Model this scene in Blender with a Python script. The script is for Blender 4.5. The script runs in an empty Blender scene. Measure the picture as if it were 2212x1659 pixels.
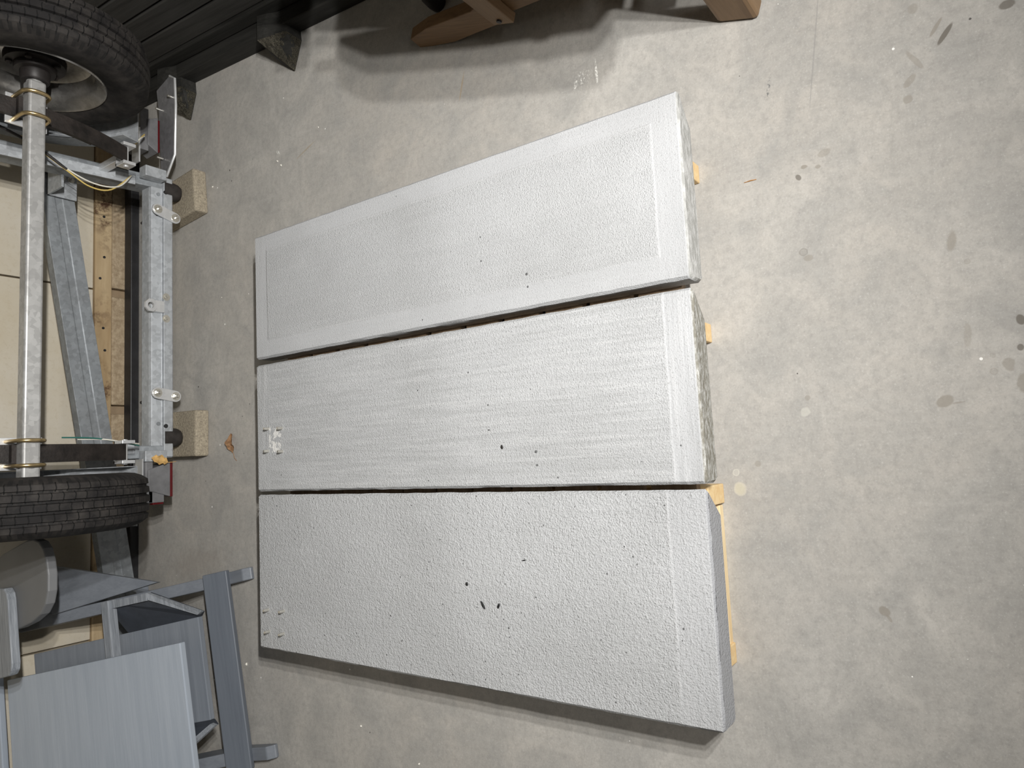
import bpy, bmesh, math, random
from mathutils import Vector, Matrix, Euler
random.seed(7)
S = bpy.context.scene
COL = S.collection

# ------------------------------------------------------------------ camera
cam_d = bpy.data.cameras.new('camera'); cam = bpy.data.objects.new('camera', cam_d); COL.objects.link(cam)
cam_d.sensor_fit = 'HORIZONTAL'; cam_d.sensor_width = 36.0; cam_d.lens = 1534.0 / 2212.0 * 36.0
cam_d.clip_start = 0.01
AX = Vector((-0.04922857, -0.99396848, 0.097996))      # world axes in lens space (right, down, forward)
AY = Vector((-0.81595825, 0.09660708, 0.56998176))
AZ = Vector((-0.57601101, -0.05190126, -0.8157926))
rgt = Vector((AX[0], AY[0], AZ[0])); dwn = Vector((AX[1], AY[1], AZ[1])); fwd = Vector((AX[2], AY[2], AZ[2]))
m = Matrix((( rgt[0], -dwn[0], -fwd[0], 0), (rgt[1], -dwn[1], -fwd[1], 0), (rgt[2], -dwn[2], -fwd[2], 1.32), (0, 0, 0, 1)))
cam.matrix_world = m
S.camera = cam

# ------------------------------------------------------------------ world, lights, exposure
w = bpy.data.worlds.new('garage_air'); S.world = w; w.use_nodes = True
w.node_tree.nodes['Background'].inputs[0].default_value = (0.75, 0.78, 0.85, 1)
w.node_tree.nodes['Background'].inputs[1].default_value = 0.012
def lamp(x, y, z, p, col=(1.0, 0.985, 0.955), rad=0.018):
    l = bpy.data.lights.new('work_lamp_led', 'SPOT'); l.energy = p; l.color = col; l.shadow_soft_size = rad
    l.spot_size = math.radians(147); l.spot_blend = 1.0
    o = bpy.data.objects.new('work_lamp_led', l); o.location = (x, y, z); COL.objects.link(o)
    o.rotation_euler = (Vector((0.30, 2.2, 0.76)) - Vector((x, y, z))).to_track_quat('-Z', 'Y').to_euler()
lamp(0.36, -0.43, 1.54, 86)
lamp(0.45, -0.43, 1.54, 76)
lamp(0.59, -0.43, 1.54, 76)
al = bpy.data.lights.new('ceiling_tube', 'AREA'); al.shape = 'RECTANGLE'; al.size = 1.2; al.size_y = 0.2; al.energy = 28; al.color = (1.0, 0.97, 0.93)  # unseen area light, added to fill the shadows and the near floor
ao = bpy.data.objects.new('ceiling_tube', al); ao.location = (0.0, -1.8, 2.72); COL.objects.link(ao)
S.view_settings.view_transform = 'Standard'; S.view_settings.look = 'None'
S.view_settings.gamma = 1.0; S.view_settings.use_curve_mapping = False
S.view_settings.exposure = 0.33

# ------------------------------------------------------------------ node helpers
class G:
    def __init__(s, name, rough=0.6, metal=0.0, spec=0.4):
        s.m = bpy.data.materials.new(name); s.m.use_nodes = True; s.t = s.m.node_tree
        s.b = s.t.nodes['Principled BSDF']
        s.b.inputs['Roughness'].default_value = rough; s.b.inputs['Metallic'].default_value = metal
        s.b.inputs['Specular IOR Level'].default_value = spec
        s.tc = s.n('ShaderNodeTexCoord').outputs['Object']
    def n(s, typ, ins=None, **props):
        nd = s.t.nodes.new(typ)
        for k, v in props.items(): setattr(nd, k, v)
        for k, v in (ins or {}).items(): s.set(nd.inputs[k], v)
        return nd
    def set(s, sock, v):
        if isinstance(v, bpy.types.NodeSocket): s.t.links.new(v, sock)
        else:
            if isinstance(v, (tuple, list)) and len(v) == 3 and sock.type == 'RGBA': v = (*v, 1)
            sock.default_value = v
    def math(s, op, a, b=0.0, c=None):
        ins = {0: a, 1: b}
        if c is not None: ins[2] = c
        return s.n('ShaderNodeMath', ins, operation=op).outputs[0]
    def vec(s, sc=(1, 1, 1), loc=(0, 0, 0), rot=(0, 0, 0), src=None):
        return s.n('ShaderNodeMapping', {'Vector': src or s.tc, 'Scale': sc, 'Location': loc, 'Rotation': rot}).outputs[0]
    def noise(s, scale, detail=4, rough=0.55, v=None, dist=0.0):
        return s.n('ShaderNodeTexNoise', {'Vector': v or s.tc, 'Scale': scale, 'Detail': detail, 'Roughness': rough, 'Distortion': dist}).outputs[0]
    def voro(s, scale, v=None, feature='F1', out='Distance', rnd=1.0):
        return s.n('ShaderNodeTexVoronoi', {'Vector': v or s.tc, 'Scale': scale, 'Randomness': rnd}, feature=feature).outputs[out]
    def rng(s, v, a, b, c=0.0, d=1.0):
        return s.n('ShaderNodeMapRange', {'Value': v, 'From Min': a, 'From Max': b, 'To Min': c, 'To Max': d}).outputs[0]
    def mix(s, f, a, b, blend='MIX'):
        nd = s.n('ShaderNodeMix', data_type='RGBA', blend_type=blend)
        s.set(nd.inputs[0], f); s.set(nd.inputs[6], a); s.set(nd.inputs[7], b); return nd.outputs[2]
    def col(s, c): s.set(s.b.inputs['Base Color'], c); return s
    def rough(s, c): s.set(s.b.inputs['Roughness'], c); return s
    def bump(s, h, strength=0.4, dist=0.002):
        nd = s.n('ShaderNodeBump', {'Strength': strength, 'Distance': dist, 'Height': h})
        if s.b.inputs['Normal'].is_linked: s.set(nd.inputs['Normal'], s.b.inputs['Normal'].links[0].from_socket)
        s.set(s.b.inputs['Normal'], nd.outputs[0]); return s

def plain(name, c, rough=0.6, metal=0.0, var=0.12, scale=30, bump=0.15, bd=0.001):
    g = G(name, rough, metal); f = g.noise(scale, 5, 0.6)
    g.col(g.mix(g.rng(f, 0.3, 0.7), tuple(v * (1 - var) for v in c), tuple(min(1, v * (1 + var)) for v in c)))
    if bump: g.bump(g.noise(scale * 6, 4), bump, bd)
    return g.m
def wood(name, c1, c2, axis, rough=0.6, scale=9, stretch=0.06, bump=0.25):
    g = G(name, rough); sc = [1, 1, 1]; sc[axis] = stretch
    v = g.vec(tuple(k * scale for k in sc)); f = g.noise(3.0, 6, 0.62, v, 0.8); f2 = g.noise(14.0, 3, 0.6, v)
    k = g.math('ADD', g.math('MULTIPLY', f, 0.65), g.math('MULTIPLY', f2, 0.35))
    g.col(g.mix(g.rng(k, 0.36, 0.64), c1, c2)); g.bump(k, bump, 0.0015)
    return g.m
def galv(name, c, rough=0.42, metal=0.55, dirt=0.25):
    g = G(name, rough, metal, 0.5)
    a = g.n('ShaderNodeSeparateColor', {0: g.voro(90, out='Color')}).outputs[0]; f = g.noise(7, 5, 0.6)
    c0 = g.mix(0.14, c, a, 'OVERLAY'); c1 = g.mix(g.rng(f, 0.45, 0.75, 0, dirt), c0, (0.13, 0.12, 0.11))
    g.col(c1); g.rough(g.rng(f, 0.3, 0.7, rough - 0.08, rough + 0.15)); g.bump(g.noise(160, 3), 0.12, 0.0006)
    return g.m

# ------------------------------------------------------------------ materials
def floor_mat():
    g = G('floor_concrete', 0.62, 0.0, 0.35)
    n1 = g.noise(1.3, 6, 0.6); n2 = g.noise(9, 6, 0.65, dist=0.6); n3 = g.noise(70, 4, 0.7)
    st = g.noise(6, 5, 0.7, g.vec((9, 1.2, 1), rot=(0, 0, 0.7)))
    st2 = g.noise(6, 5, 0.7, g.vec((1.4, 11, 1), rot=(0, 0, 0.35)))
    c = g.mix(g.rng(n1, 0.35, 0.65), (0.375, 0.345, 0.306), (0.425, 0.402, 0.366))
    c = g.mix(g.rng(n2, 0.36, 0.66, 0, 0.85), c, (0.292, 0.279, 0.257))
    c = g.mix(g.rng(st, 0.45, 0.72, 0, 0.13), c, (0.50, 0.482, 0.445))
    c = g.mix(g.rng(st2, 0.5, 0.75, 0, 0.12), c, (0.285, 0.262, 0.235))
    c = g.mix(g.rng(n3, 0.44, 0.70, 0, 0.42), c, (0.225, 0.212, 0.195)); n4 = g.noise(260, 3, 0.7)
    c = g.mix(g.rng(n4, 0.55, 0.75, 0, 0.45), c, (0.20, 0.19, 0.175)); c = g.mix(g.rng(n4, 0.42, 0.25, 0, 0.45), c, (0.58, 0.565, 0.53))
    # tiny white and black specks
    vo = g.n('ShaderNodeTexVoronoi', {'Vector': g.tc, 'Scale': 26.0})
    rc = g.n('ShaderNodeSeparateColor', {0: vo.outputs['Color']})
    near = g.math('LESS_THAN', vo.outputs['Distance'], g.math('MULTIPLY', rc.outputs[1], 0.085))
    wht = g.math('MULTIPLY', near, g.math('GREATER_THAN', rc.outputs[0], 0.86))
    blk = g.math('MULTIPLY', near, g.math('LESS_THAN', rc.outputs[0], 0.13))
    c = g.mix(g.math('MULTIPLY', wht, 0.8), c, (0.85, 0.83, 0.78)); c = g.mix(g.math('MULTIPLY', blk, 0.85), c, (0.05, 0.045, 0.04))
    wob = g.noise(45, 4, 0.6); wob2 = g.noise(220, 3, 0.6)
    def stain(x, y, rx, ry, deg, colr, k, jag=0.5, soft=0.25, ring=False, brk=0.0):
        nonlocal c
        v = g.n('ShaderNodeMapping', {'Vector': g.tc, 'Location': (x, y, 0), 'Rotation': (0, 0, math.radians(deg)), 'Scale': (rx, ry, 1000.0)}, vector_type='TEXTURE').outputs[0]
        l = g.n('ShaderNodeVectorMath', {0: v}, operation='LENGTH').outputs['Value']
        l = g.math('ADD', l, g.math('MULTIPLY', g.math('SUBTRACT', wob, 0.5), jag * 2))
        f = g.rng(l, 1.0, 1.0 - soft, 0, k)
        if ring: f = g.math('MULTIPLY', f, g.rng(l, 0.60, 0.90, 0.30, 1.0))
        if brk: f = g.math('MULTIPLY', f, g.rng(wob2, brk, brk + 0.12))
        c = g.mix(f, c, colr)
    dk = (0.13, 0.115, 0.095); md = (0.24, 0.215, 0.18); lt = (0.62, 0.56, 0.42); wh = (0.80, 0.78, 0.72)
    stain(-0.084, 0.422, 0.014, 0.013, 0, lt, 0.65, 0.35, 0.3, True); stain(-0.084, 0.422, 0.011, 0.010, 0, (0.46, 0.42, 0.31), 0.6, 0.2)
    stain(-0.054, 0.427, 0.007, 0.007, 0, (0.62, 0.59, 0.50), 0.7, 0.4, 0.3, True)
    stain(0.049, 0.085, 0.010, 0.014, 25, md, 0.8, 0.25); stain(0.046, 0.066, 0.0015, 0.010, 5, md, 0.6, 0.2)
    stain(0.645, 0.029, 0.021, 0.0048, -38, dk, 0.9, 0.10); stain(0.662, 0.040, 0.019, 0.0035, -36, md, 0.75, 0.25)
    stain(0.660, -0.056, 0.008, 0.012, 0, dk, 0.8, 0.2)
    stain(-0.287, 0.200, 0.010, 0.008, 40, md, 0.8, 0.5); stain(-0.297, 0.195, 0.008, 0.003, 30, md, 0.6, 0.5)
    stain(0.332, 0.275, 0.008, 0.008, 0, dk, 0.75, 0.35, 0.3, True); stain(0.320, 0.268, 0.007, 0.009, 0, md, 0.6, 0.5)
    stain(0.305, 0.052, 0.022, 0.008, -12, md, 0.7, 0.7, 0.4); stain(0.267, 0.034, 0.005, 0.005, 0, md, 0.8, 0.3, 0.3, True)
    stain(0.469, 0.272, 0.007, 0.005, 30, dk, 0.8, 0.45); stain(0.486, 0.261, 0.004, 0.006, 0, md, 0.85, 0.4); stain(0.480, 0.238, 0.004, 0.005, 0, md, 0.7, 0.4)
    stain(0.502, 0.227, 0.007, 0.012, 20, md, 0.45, 0.6)
    stain(0.651, 0.310, 0.026, 0.004, -14, (0.10, 0.10, 0.10), 0.9, 0.5, 0.5, brk=0.5)
    stain(0.812, 0.660, 0.030, 0.0035, 2, wh, 0.95, 0.5, 0.5, brk=0.40); stain(0.808, 0.692, 0.022, 0.026, 0, wh, 0.8, 0.6, 0.8, brk=0.52); stain(0.800, 0.712, 0.014, 0.005, -20, wh, 0.8, 0.6, 0.6, brk=0.45)
    stain(0.585, 0.085, 0.006, 0.016, 50, md, 0.55, 0.6); stain(0.618, 0.075, 0.024, 0.005, 30, md, 0.5, 0.5); stain(0.555, 0.09, 0.008, 0.008, 0, md, 0.6, 0.7)
    stain(0.165, -0.025, 0.009, 0.006, 10, dk, 0.9, 0.2); stain(0.123, -0.021, 0.006, 0.005, 0, dk, 0.85, 0.2)
    stain(0.115, 0.015, 0.005, 0.004, 30, md, 0.7, 0.3, 0.3, True); stain(0.090, 0.016, 0.006, 0.006, 0, md, 0.8, 0.3, 0.3, True); stain(0.098, -0.004, 0.012, 0.008, 20, md, 0.6, 0.8)
    stain(0.068, -0.02, 0.012, 0.016, 70, md, 0.7, 0.6); stain(0.15, 0.045, 0.006, 0.022, 85, md, 0.4, 0.6)
    stain(0.048, 0.296, 0.009, 0.009, 0, (0.50, 0.48, 0.42), 0.5, 0.5); stain(0.073, 0.29, 0.006, 0.006, 0, md, 0.55, 0.6)
    stain(-0.04, 0.385, 0.007, 0.007, 0, md, 0.55, 0.5); stain(0.706, 0.07, 0.010, 0.009, 0, md, 0.45, 0.6)
    stain(0.70, 0.225, 0.13, 0.0016, -9, (0.22, 0.21, 0.20), 0.45, 0.2); stain(0.92, 1.62, 0.0025, 0.05, 20, (0.30, 0.21, 0.10), 0.4, 0.3)
    stain(0.905, 1.03, 0.040, 0.003, -15, (0.34, 0.23, 0.11), 0.40, 0.5)
    stain(0.95, 1.75, 0.012, 0.006, 60, wh, 0.8, 0.6, 0.5, brk=0.45); stain(-0.30, 2.20, 0.06, 0.20, 8, (0.26, 0.23, 0.20), 0.45, 0.8, 0.6)
    c = g.mix(1.0, c, (1.14, 1.16, 1.185), 'MULTIPLY')
    g.col(c); g.rough(g.rng(n2, 0.3, 0.7, 0.52, 0.72))
    g.bump(g.noise(130, 5, 0.7), 0.16, 0.0012); g.bump(n2, 0.10, 0.002)
    return g.m

def slab_mat(name, hx, hy, kind):
    g = G(name, 0.72, 0.0, 0.3)
    xyz = g.n('ShaderNodeSeparateXYZ', {0: g.tc}); x, y, z = xyz.outputs
    ax = g.math('ABSOLUTE', x); ay = g.math('ABSOLUTE', y)
    wob = g.math('MULTIPLY', g.math('SUBTRACT', g.noise(11, 3), 0.5), 0.010)
    bx = {'stipple': 0.048, 'streak': 0.030, 'rough': 0.030}[kind]; by = {'stipple': 0.055, 'streak': 0.055, 'rough': 0.072}[kind]
    ed = g.math('MAXIMUM', g.math('SUBTRACT', ax, hx - bx), g.math('SUBTRACT', ay, hy - by)) if kind == 'stipple' else g.math('SUBTRACT', g.math('MULTIPLY', y, -1.0), hy - by)
    ed = g.math('ADD', ed, g.math('MULTIPLY', wob, 1.0 if kind == 'rough' else 0.35))
    border = g.rng(ed, -0.003, 0.003)
    line = g.math('MULTIPLY', g.rng(g.math('ABSOLUTE', ed), 0.0040, 0.0, 0, 1), g.rng(g.noise(9, 3), 0.38, 0.55))
    big = g.noise(3.2, 5, 0.6); fine = g.noise(95, 4, 0.6)
    base = (0.640, 0.648, 0.655); dark = (0.535, 0.541, 0.543)
    c = g.mix(g.rng(big, 0.34, 0.68), dark, base)
    along = g.noise(5, 6, 0.75, g.vec((24, 1.1, 1))); across = g.noise(5, 5, 0.65, g.vec((1.1, 16, 1)))
    stroke = g.mix(g.rng(g.math('SUBTRACT', ay, hy - by), -0.004, 0.004), along, across)
    ks = {'stipple': 0.16, 'streak': 0.55, 'rough': 0.15}[kind]
    c = g.mix(g.math('MULTIPLY', g.rng(stroke, 0.50, 0.68), ks), c, (0.76, 0.765, 0.765))
    c = g.mix(g.math('MULTIPLY', g.rng(stroke, 0.48, 0.34), ks * 0.8), c, (0.45, 0.455, 0.45))
    c = g.mix(g.math('MULTIPLY', line, 0.30), c, (0.76, 0.76, 0.76))
    c = g.mix(g.math('MULTIPLY', border, 0.18), c, (0.58, 0.585, 0.61))
    # raised grain of the rendered surface
    rs = {'stipple': 400, 'streak': 360, 'rough': 330}[kind]
    r1 = g.noise(rs, 2, 0.5, dist=0.4); r2 = g.noise(rs * 0.42, 3, 0.6, dist=0.3)
    h = g.math('ADD', g.math('MULTIPLY', r1, {'stipple': 0.55, 'streak': 0.50, 'rough': 0.50}[kind]), g.math('MULTIPLY', r2, {'stipple': 0.30, 'streak': 0.28, 'rough': 0.55}[kind]))
    h = g.math('MULTIPLY', h, g.rng(border, 0, 1, 1.0, 0.75 if kind == 'rough' else 0.45))
    h = g.math('ADD', h, g.math('MULTIPLY', stroke, 0.9 * ks)); h = g.math('ADD', h, g.math('MULTIPLY', line, 0.16))
    g.bump(h, 1.0, {'stipple': 0.0040, 'streak': 0.0040, 'rough': 0.0050}[kind])
    c = g.mix(g.rng(r1, 0.42, 0.24, 0, 0.7), c, (0.33, 0.33, 0.325)); c = g.mix(g.rng(r1, 0.58, 0.74, 0, 0.4), c, (0.76, 0.76, 0.765))
    # pin holes
    vo = g.n('ShaderNodeTexVoronoi', {'Vector': g.vec((1, 1, 0.0)), 'Scale': 58.0 if kind == 'rough' else 40.0})
    rc = g.n('ShaderNodeSeparateColor', {0: vo.outputs['Color']})
    thr = {'stipple': 0.94, 'streak': 0.90, 'rough': 0.66}[kind]
    psz = g.math('ADD', 0.075, g.math('MULTIPLY', g.math('POWER', rc.outputs[1], 3.0), 0.055))
    pit = g.math('MULTIPLY', g.math('GREATER_THAN', rc.outputs[0], thr), g.rng(g.math('SUBTRACT', g.math('ADD', vo.outputs['Distance'], g.math('MULTIPLY', fine, 0.10)), psz), 0.07, 0.03))
    c = g.mix(g.math('MULTIPLY', pit, 0.85), c, (0.07, 0.07, 0.07))
    c = g.mix(1.0, c, (0.775, 0.778, 0.785), 'MULTIPLY')
    if kind == 'streak':      # bare plate patch between the studs, raw near end
        px = g.rng(g.math('ABSOLUTE', g.math('SUBTRACT', x, -0.037)), 0.036, 0.030); py = g.rng(g.math('ABSOLUTE', g.math('SUBTRACT', y, 0.536)), 0.028, 0.022)
        pm = g.math('MULTIPLY', px, py); c = g.mix(g.math('MULTIPLY', pm, 0.5), c, (0.42, 0.43, 0.44))
        c = g.mix(g.math('MULTIPLY', pm, g.rng(g.noise(60, 4, 0.6), 0.5, 0.56)), c, (0.80, 0.79, 0.77))
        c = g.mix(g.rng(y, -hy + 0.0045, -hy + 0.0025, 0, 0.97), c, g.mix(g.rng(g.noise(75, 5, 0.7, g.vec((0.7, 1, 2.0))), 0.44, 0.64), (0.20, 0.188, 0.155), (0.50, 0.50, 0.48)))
    elif kind == 'rough':
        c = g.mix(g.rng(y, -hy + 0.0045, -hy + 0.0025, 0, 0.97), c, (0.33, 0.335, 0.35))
    else:
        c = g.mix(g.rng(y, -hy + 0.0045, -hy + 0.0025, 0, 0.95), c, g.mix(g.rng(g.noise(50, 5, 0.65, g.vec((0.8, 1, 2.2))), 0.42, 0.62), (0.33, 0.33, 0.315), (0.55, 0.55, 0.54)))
    g.col(c); g.rough(0.75)
    return g.m

def tyre_mat():
    g = G('tyre_rubber', 0.7, 0, 0.14)
    xyz = g.n('ShaderNodeSeparateXYZ', {0: g.tc}); x, y, z = xyz.outputs
    ang = g.math('ARCTAN2', y, z); rad = g.math('SQRT', g.math('ADD', g.math('POWER', y, 2), g.math('POWER', z, 2)))
    row = g.math('FLOOR', g.math('MULTIPLY', g.math('ADD', x, 0.1), 45.0))
    zig = g.math('MULTIPLY', g.math('PINGPONG', g.math('MULTIPLY', x, 1.0), 0.0085), 8.0)
    p = g.math('ADD', g.math('ADD', g.math('MULTIPLY', ang, 11.2), zig), g.math('MULTIPLY', row, 0.37))
    fr = g.math('FRACT', p); cut = g.math('MULTIPLY', g.rng(g.math('ABSOLUTE', g.math('SUBTRACT', fr, 0.5)), 0.035, 0.05, 1, 0), g.math('GREATER_THAN', rad, 0.252))
    lug = g.math('MULTIPLY', g.math('GREATER_THAN', g.math('FRACT', g.math('MULTIPLY', ang, 14.0)), 0.55), g.math('MULTIPLY', g.math('GREATER_THAN', rad, 0.238), g.math('LESS_THAN', rad, 0.256)))
    f = g.noise(22, 5, 0.6)
    c = g.mix(g.rng(f, 0.4, 0.7), (0.014, 0.013, 0.013), (0.040, 0.036, 0.033)); c = g.mix(cut, c, (0.008, 0.008, 0.008)); c = g.mix(g.math('MULTIPLY', lug, 0.6), c, (0.012, 0.012, 0.012))
    g.col(c); g.bump(g.math('SUBTRACT', 1.0, g.math('MAXIMUM', cut, lug)), 0.9, 0.003); g.bump(g.noise(300, 2), 0.15, 0.0006)
    return g.m
def rough_stone(name, c, dark, scale=120, k=0.9):
    g = G(name, 0.85, 0, 0.2); f = g.noise(scale, 4, 0.7); f2 = g.noise(9, 4)
    c0 = g.mix(g.rng(f, 0.35, 0.65), dark, c); g.col(g.mix(g.rng(f2, 0.4, 0.7, 0, 0.35), c0, dark)); g.bump(f, k, 0.003); return g.m
def wall_mat(name, c1, c2, c3):
    g = G(name, 0.8, 0, 0.25); f = g.noise(3, 6, 0.65); f2 = g.noise(60, 4, 0.7)
    c = g.mix(g.rng(f, 0.35, 0.65), c1, c2); c = g.mix(g.rng(f2, 0.52, 0.75, 0, 0.5), c, c3); g.col(c); g.bump(f2, 0.3, 0.001); return g.m
def stained(name, c1, c2, axis):
    g = G(name, 0.75, 0, 0.25); sc = [10, 10, 10]; sc[axis] = 1.2
    f = g.noise(1.5, 6, 0.65, g.vec(tuple(sc))); sp = g.noise(17, 6, 0.7); sp2 = g.noise(4, 3)
    c = g.mix(g.rng(f, 0.35, 0.65), c1, c2); c = g.mix(g.math('MULTIPLY', g.rng(sp, 0.50, 0.62), g.rng(sp2, 0.42, 0.58)), c, (0.11, 0.06, 0.035)); g.col(c); g.bump(f, 0.3, 0.001); return g.m

MT = {}
MT['floor'] = floor_mat()
MT['wall'] = wall_mat('wall_board_beige', (0.60, 0.555, 0.47), (0.545, 0.485, 0.375), (0.45, 0.38, 0.27))
MT['plaster'] = plain('room_plaster', (0.12, 0.118, 0.115), 0.85)
MT['ceil'] = plain('ceiling_board', (0.11, 0.109, 0.107), 0.9)
MT['sill'] = stained('sill_plate_wood', (0.52, 0.40, 0.245), (0.36, 0.25, 0.135), 0)
MT['stem'] = rough_stone('stem_wall_block', (0.50, 0.40, 0.275), (0.30, 0.225, 0.145), 60, 0.8)
MT['dark_gap'] = plain('mortar_joint', (0.30, 0.22, 0.14), 0.9)  # brown wall backing that shows in the joints of boards and blocks
MT['pine'] = wood('pallet_pine', (0.84, 0.69, 0.44), (0.72, 0.53, 0.29), 0, 0.65)
MT['deck'] = wood('weathered_deck_board', (0.26, 0.19, 0.125), (0.16, 0.105, 0.06), 0, 0.75)
MT['pine_y'] = wood('pallet_pine_stringer', (0.82, 0.65, 0.38), (0.70, 0.47, 0.22), 1, 0.65)
MT['galv'] = galv('galvanised_steel', (0.43, 0.452, 0.475), 0.56, 0.40)
MT['galv_lt'] = galv('galvanised_bright', (0.72, 0.73, 0.74), 0.36, 0.6, 0.15)
MT['galv_dk'] = galv('galvanised_weathered', (0.27, 0.290, 0.308), 0.56, 0.38, 0.35)
MT['axle'] = galv('axle_steel', (0.43, 0.428, 0.42), 0.46, 0.5, 0.4)
MT['zinc'] = plain('yellow_zinc', (0.50, 0.38, 0.20), 0.32, 0.85, 0.2)
MT['bolt'] = plain('bright_bolt', (0.70, 0.68, 0.62), 0.28, 0.85, 0.1)
MT['black_steel'] = plain('black_steel', (0.022, 0.022, 0.024), 0.45, 0.0, 0.3, 20, 0.2)
MT['spring'] = plain('rusty_spring_steel', (0.020, 0.016, 0.014), 0.6, 0.1, 0.6, 26, 0.5, 0.002)
MT['rubber'] = plain('black_rubber', (0.030, 0.026, 0.024), 0.7, 0, 0.4, 40, 0.3)
MT['tyre'] = tyre_mat()
MT['rim'] = galv('wheel_rim_metal', (0.36, 0.35, 0.335), 0.26, 0.92, 0.75)
MT['hub'] = plain('hub_paint', (0.020, 0.017, 0.016), 0.5, 0.2, 0.4)
MT['block'] = rough_stone('paver_concrete', (0.46, 0.40, 0.30), (0.25, 0.215, 0.165), 150, 0.9)
MT['red'] = plain('red_lens', (0.085, 0.004, 0.006), 0.2, 0, 0.1, 30, 0.0)
MT['lampgrey'] = plain('lamp_housing', (0.15, 0.15, 0.155), 0.5, 0, 0.2)
MT['plate'] = galv('number_plate_back', (0.22, 0.22, 0.23), 0.45, 0.4, 0.3)
MT['wire_w'] = plain('white_wire', (0.70, 0.68, 0.60), 0.5, 0, 0.05, 30, 0)
MT['wire_y'] = plain('yellow_wire', (0.62, 0.46, 0.14), 0.5, 0, 0.05, 30, 0)
MT['wire_g'] = plain('green_wire', (0.03, 0.13, 0.11), 0.5, 0, 0.05, 30, 0)
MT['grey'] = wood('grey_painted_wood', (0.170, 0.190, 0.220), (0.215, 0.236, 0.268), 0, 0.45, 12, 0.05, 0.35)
MT['grey_lit'] = wood('lit_grey_painted_board', (0.32, 0.36, 0.415), (0.375, 0.415, 0.47), 0, 0.42, 12, 0.05, 0.4)  # lighter copy of the chair grey: light on the seat boards painted in
MT['grey_rail_shaded'] = wood('shaded_grey_painted_rail', (0.115, 0.130, 0.155), (0.145, 0.163, 0.190), 0, 0.45, 12, 0.05, 0.25)  # darker copy of the chair grey: shade on the low rail painted in
MT['grey_y'] = wood('grey_painted_wood_lengthwise', (0.155, 0.170, 0.195), (0.195, 0.212, 0.238), 1, 0.45, 12, 0.05, 0.3)
MT['grey_smooth'] = plain('grey_satin_paint', (0.155, 0.158, 0.162), 0.5, 0, 0.06, 8, 0.05)
MT['ply'] = wood('grey_plywood_edge', (0.16, 0.175, 0.195), (0.33, 0.35, 0.38), 0, 0.55, 40, 0.05, 0.6)
MT['grey_shaded'] = plain('grey_paint_with_shade', (0.040, 0.046, 0.058), 0.5, 0, 0.15)  # shade of the unlit side board faces, painted into the chair's grey
MT['blackwood'] = wood('black_stained_board', (0.030, 0.029, 0.027), (0.058, 0.056, 0.052), 1, 0.55, 10, 0.05, 0.5)
MT['blackrail'] = wood('black_stained_rail', (0.014, 0.014, 0.013), (0.034, 0.033, 0.030), 1, 0.6, 10, 0.05, 0.6)
MT['rotten'] = rough_stone('weathered_end_grain', (0.105, 0.095, 0.070), (0.014, 0.013, 0.011), 330, 1.0)
for k_ in ('blackwood', 'blackrail'): MT[k_].node_tree.nodes['Principled BSDF'].inputs['Specular IOR Level'].default_value = 0.2
MT['oak'] = wood('brown_chair_wood', (0.235, 0.140, 0.065), (0.145, 0.080, 0.034), 1, 0.55, 11, 0.08, 0.35)
MT['oak_leg'] = wood('brown_leg_wood', (0.27, 0.175, 0.095), (0.18, 0.108, 0.055), 2, 0.55, 11, 0.08, 0.35)
MT['leaf'] = plain('dry_leaf', (0.27, 0.150, 0.075), 0.7, 0, 0.45, 60, 0.4)
MT['leaf_gold'] = plain('golden_dry_leaf', (0.50, 0.31, 0.11), 0.7, 0, 0.4, 60, 0.4)
MT['leaf_pale'] = plain('pale_dry_leaf', (0.50, 0.36, 0.22), 0.7, 0, 0.35, 60, 0.4)
MT['chip'] = plain('black_chip', (0.008, 0.008, 0.008), 0.6, 0, 0.2, 60, 0)
MT['white'] = plain('white_pebble', (0.80, 0.78, 0.70), 0.7, 0, 0.1, 60, 0.1)
MT['needle'] = plain('brown_needle', (0.42, 0.20, 0.06), 0.6, 0, 0.2, 60, 0)

# ------------------------------------------------------------------ mesh helpers
def box(x0, x1, y0, y1, z0, z1):
    v = [(x, y, z) for x in (x0, x1) for y in (y0, y1) for z in (z0, z1)]
    return v, [(0, 1, 3, 2), (4, 6, 7, 5), (0, 4, 5, 1), (2, 3, 7, 6), (0, 2, 6, 4), (1, 5, 7, 3)]
def prism(pts, vec):
    n = len(pts); vec = Vector(vec); v = [Vector(p) for p in pts]; v += [p + vec for p in v]
    f = [tuple(range(n)), tuple(range(2 * n - 1, n - 1, -1))] + [(i, (i + 1) % n, n + (i + 1) % n, n + i) for i in range(n)]
    return [tuple(p) for p in v], f
def beam(p0, p1, wd, th, up=(0, 0, 1)):
    p0 = Vector(p0); p1 = Vector(p1); d = (p1 - p0).normalized(); s = d.cross(Vector(up)).normalized(); u = s.cross(d)
    q = [p0 + s * a * wd / 2 + u * b * th / 2 for a, b in ((-1, -1), (1, -1), (1, 1), (-1, 1))]
    return prism(q, p1 - p0)
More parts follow.
